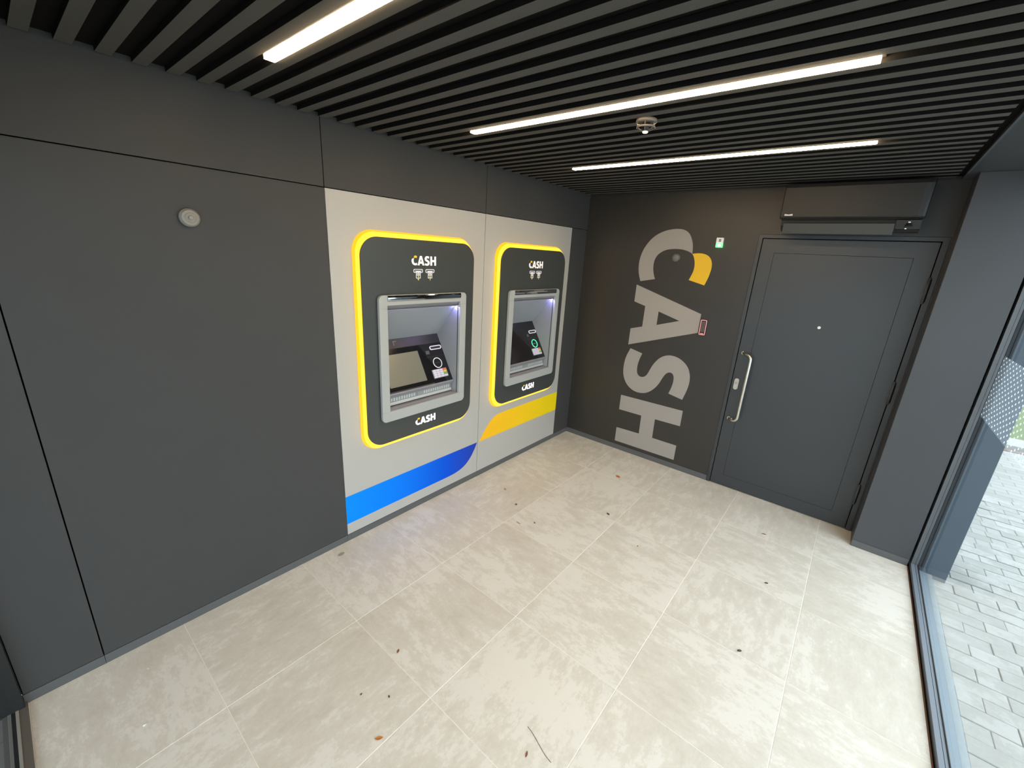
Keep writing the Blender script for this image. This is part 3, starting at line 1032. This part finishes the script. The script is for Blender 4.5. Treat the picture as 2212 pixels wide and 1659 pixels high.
# round device inside the letter C
t = tag(empty('wall_button', (0, .929, 1.962)), 'small round grey dome inside the big letter C', 'button')
obj('base', lathe([(.035, .0), (.036, .003), (.036, .012), (.034, .014)], lambda a, b, h: (h, a, b), 36), M['grey_plastic2'], t)
obj('dome', lathe([(.033, .0138), (.030, .020), (.022, .025), (.010, .028)], lambda a, b, h: (h, a, b), 36), M['grey_plastic2'], t)

# emergency luminaire with green light
t = tag(empty('indicator_unit', (0, 1.268, 2.096)), 'small white wall unit shining green, left of the door', 'indicator light')
obj('body', box((0.0, -.0265, -.004), (.028, .0265, .038), .004), M['white_plastic'], t)
obj('lens', box((0.0, -.0255, -.038), (.024, .0255, -.0042), .004), M['green_led'], t)
star = []
for k in range(10):
    a = math.pi / 2 + k * math.pi / 5
    r = .021 if k % 2 else .010
    star.append((r * math.cos(a), -.021 + .8 * r * math.sin(a)))
obj('light_star', prism([star], .0242, .0252, YZ), M['green_pale'], t)
obj('grey_label', prism([rect(-.006, .006, .012, .014), rect(-.006, .016, .012, .026)], .0282, .0288, YZ), M['grey_plastic2'], t)

# access keypad
t = tag(empty('access_keypad', (0, 1.265, 1.392)), 'slim access keypad with a pink glowing edge at the tip of the letter A', 'keypad')
obj('body', prism([rrect(-.026, -.066, .026, .066, .008, 5)], 0.0008, .016, YZ, .002), M['reader'], t)
obj('glow_edge', prism([rrect(-.0255, -.0655, .0255, .0655, .008, 5), rrect(-.0205, -.0605, .0205, .0605, .005, 5)], .016, .019, YZ, .0008), M['red_glow'], t)
for r_ in range(6):
    for c_ in range(2):
        obj('key', prism([rrect(-.0155 + .017 * c_, .037 - .0145 * r_, -.0015 + .017 * c_, .048 - .0145 * r_, .003, 3)], .016, .018, YZ), M['reader_key'], t)
obj('status_bar', prism([rrect(-.013, -.057, .013, -.051, .0025, 3)], .016, .0175, YZ), M['red_glow'], t)

# air conditioner over the door
t = tag(empty('air_conditioner', (0, 2.075, 2.335)), 'charcoal wall mounted air conditioner over the door', 'air conditioner')
prof = [(0.0, -.140), (.060, -.152), (.120, -.150), (.165, -.118), (.175, -.085), (.19, -.078), (.19, .130), (.16, .140), (0.0, .142)]
rings = [[(x, y, z) for x, z in prof] for y in (-.375, .378)]
obj('body', loft(rings, cap0=True, cap1=True, smooth=False), M['ac_body'], t)
fp = [(.1905, -.076), (.214, -.072), (.222, -.064), (.231, .122), (.226, .143), (.19, .150), (.1905, .130)]
fr = []
for y, s in ((-.385, .97), (-.380, 1.0), (.345, 1.0), (.368, .985), (.381, .94), (.386, .90)):
    fr.append([(x * s if x > .2 else x, y, z) for x, z in fp])
obj('front_panel', loft(fr, cap0=True, cap1=True, smooth=False), M['ac'], t)
fl_ = [(.176, -.108), (.212, -.109), (.216, -.118), (.172, -.176), (.166, -.172)]
fl_ = [(.205, -.109), (.212, -.108), (.200, -.174), (.193, -.175)]
obj('louver', loft([[(x, y, z) for x, z in fl_] for y in (-.352, .254)], cap0=True, cap1=True, smooth=False), M['ac_light'], t)
su = obj('sensor_unit', loft([[(x, y, z) for x, z in ((.178, -.088), (.206, -.086), (.196, -.138), (.168, -.140))] for y in (.258, .376)],
                             cap0=True, cap1=True, smooth=False), M['ac'], t)
bm = bmesh.new()
b0 = [bm.verts.new(p) for p in ((.2035, .300, -.124), (.2035, .342, -.124), (.2065, .331, -.104), (.2065, .309, -.104))]
ap_ = bm.verts.new((.216, .320, -.114))
bm.faces.new(b0)
for k in range(4):
    bm.faces.new((b0[k], b0[(k + 1) % 4], ap_))
obj('sensor_eye', bm_mesh(bm, 'eye'), M['gloss_black'], su)
obj('white_indicator', box((.2075, .314, -.1015), (.210, .325, -.0965)), M['white_tip'], su)
obj('green_indicator', box((.197, .306, -.1385), (.2005, .314, -.1345)), M['green_pale'], su)
mk = obj('brand_mark', boxes([((.2225, -.357 + .0082 * k, -.0575), (.2262, -.3503 + .0082 * k, -.0575 + h)) for k, h in
                              enumerate((.0105, .009, .0075, .0075, .009, .0105))]), M['white_plastic'], t)
mk['label'] = 'tiny pale lettering, too small to read'

# ------------------------------------------------------------------ bits on the floor
def leaf(name, x, y, L, Wd, rot, m, label, cat='leaf', curl=.25, grp='dry leaf bits on the floor'):
    bm = bmesh.new()
    n = 8
    top, bot = [], []
    for k in range(n + 1):
        s = k / n
        wdt = Wd / 2 * math.sin(math.pi * min(1, s * 1.02)) ** .8
        h = 0.0012 + curl * L * (s - .5) ** 2
        top.append((bm.verts.new(((s - .5) * L, wdt, h + curl * wdt * .6)), bm.verts.new(((s - .5) * L, 0, h - .0004)),
                    bm.verts.new(((s - .5) * L, -wdt, h + curl * wdt * .6))))
    for a, b in zip(top, top[1:]):
        bm.faces.new((a[0], a[1], b[1], b[0]))
        bm.faces.new((a[1], a[2], b[2], b[1]))
    r = bmesh.ops.extrude_face_region(bm, geom=list(bm.faces))
    for v in r['geom']:
        if isinstance(v, bmesh.types.BMVert):
            v.co.z += .0006
    o = obj(name, bm_mesh(bm, name), m)
    o.location = (x, y, 0)
    o.rotation_euler = (0, 0, rot)
    tag(o, label, cat, grp)
    return o


def crumb(name, x, y, sx, sy, sz, rot, m, label, cat):
    rnd = random.Random(int(x * 1000))
    bm = bmesh.new()
    bmesh.ops.create_icosphere(bm, subdivisions=1, radius=1)
    for v in bm.verts:
        f = rnd.uniform(.75, 1.15)
        v.co = (v.co.x * sx * f, v.co.y * sy * f, max(0.0, (v.co.z + .8) * sz * f))
    o = obj(name, bm_mesh(bm, name), m)
    o.location = (x, y, 0)
    o.rotation_euler = (0, 0, rot)
    tag(o, label, cat)
    return o


leaf('dry_leaf', 3.255, 1.192, .034, .014, 2.45, M['leaf_orange'], 'orange curled leaf lying nearest the bottom of the picture')
leaf('dry_leaf', 2.971, .925, .024, .011, .6, M['leaf_brown'], 'brown curled leaf on the tile seam in front of the blue stripe')
leaf('dry_leaf', .552, .921, .055, .030, 1.2, M['leaf_orange'], 'tan orange leaf near the back wall under the letter H')
leaf('dry_leaf', 1.57, .535, .026, .020, .9, M['leaf_brown'], 'small red brown leaf in front of the yellow stripe')
leaf('dry_leaf', 1.460, .323, .04, .022, .9, M['stain'], 'faded beige leaf close to the skirting under the white panels', curl=.05)
leaf('dry_leaf', .548, 2.117, .035, .012, 1.9, M['leaf_brown'], 'thin brown leaf in front of the door')
leaf('dry_leaf', 1.363, 1.468, .018, .010, .3, M['leaf_orange'], 'tiny orange leaf crumb mid floor')
leaf('dry_leaf', 1.745, .70, .045, .012, 1.5, M['stain'], 'grey brown sliver of leaf beside a tile seam', curl=.08)
leaf('dry_leaf', 2.900, 1.675, .026, .008, .4, M['leaf_brown'], 'broken brown leaf sliver near the hair at the bottom edge')
crumb('dirt_crumb', 1.160, 1.136, .016, .009, .006, 1.1, M['dirt'], 'dark crumb on the tile seam midway to the back wall', 'crumb')
crumb('dirt_crumb', 1.785, 2.214, .012, .006, .005, 2.2, M['dirt'], 'dark crumb at the right of the floor nearest the camera', 'crumb')
crumb('dirt_crumb', 1.122, 2.228, .014, .006, .005, 2.0, M['dirt'], 'dark crumb on the floor between door and glazing', 'crumb')
crumb('dirt_crumb', 3.206, .981, .006, .004, .003, 0.2, M['dirt'], 'tiny dark crumb beside the orange leaf, left one of two', 'crumb')
crumb('dirt_crumb', 3.130, 1.080, .007, .004, .003, 1.2, M['dirt'], 'tiny dark crumb beyond the orange leaf, right one of two', 'crumb')
crumb('dirt_crumb', 1.66, .787, .012, .005, .003, 1.2, M['dirt'], 'small dark crumb by the tile seam before the yellow stripe', 'crumb')
crumb('pale_chip', 3.851, .456, .008, .006, .004, .6, M['pale'], 'shiny white chip at the bottom left of the floor', 'chip')
crumb('pale_chip', 3.786, .17, .004, .003, .003, .6, M['pale'], 'tiny white chip near the left wall', 'chip')
o = obj('floor_scuff', prism([[(a * 1.6, b) for a, b in circ(0, 0, .014, 14)]], .0001, .0006, XY), M['stain'])
o.location = (2.803, .085, 0)
tag(o, 'dark scuff spot beside the skirting left of the white panels', 'scuff')
hair = [(2.815 + .018 * s + .06 * s * s * (1.4 - s), 1.615 + .150 * s, .0012) for s in [k / 14 for k in range(15)]]
tag(obj('hair', tube(hair, .0009, 6), M['dirt']), 'long dark bent hair at the bottom edge of the floor', 'hair')
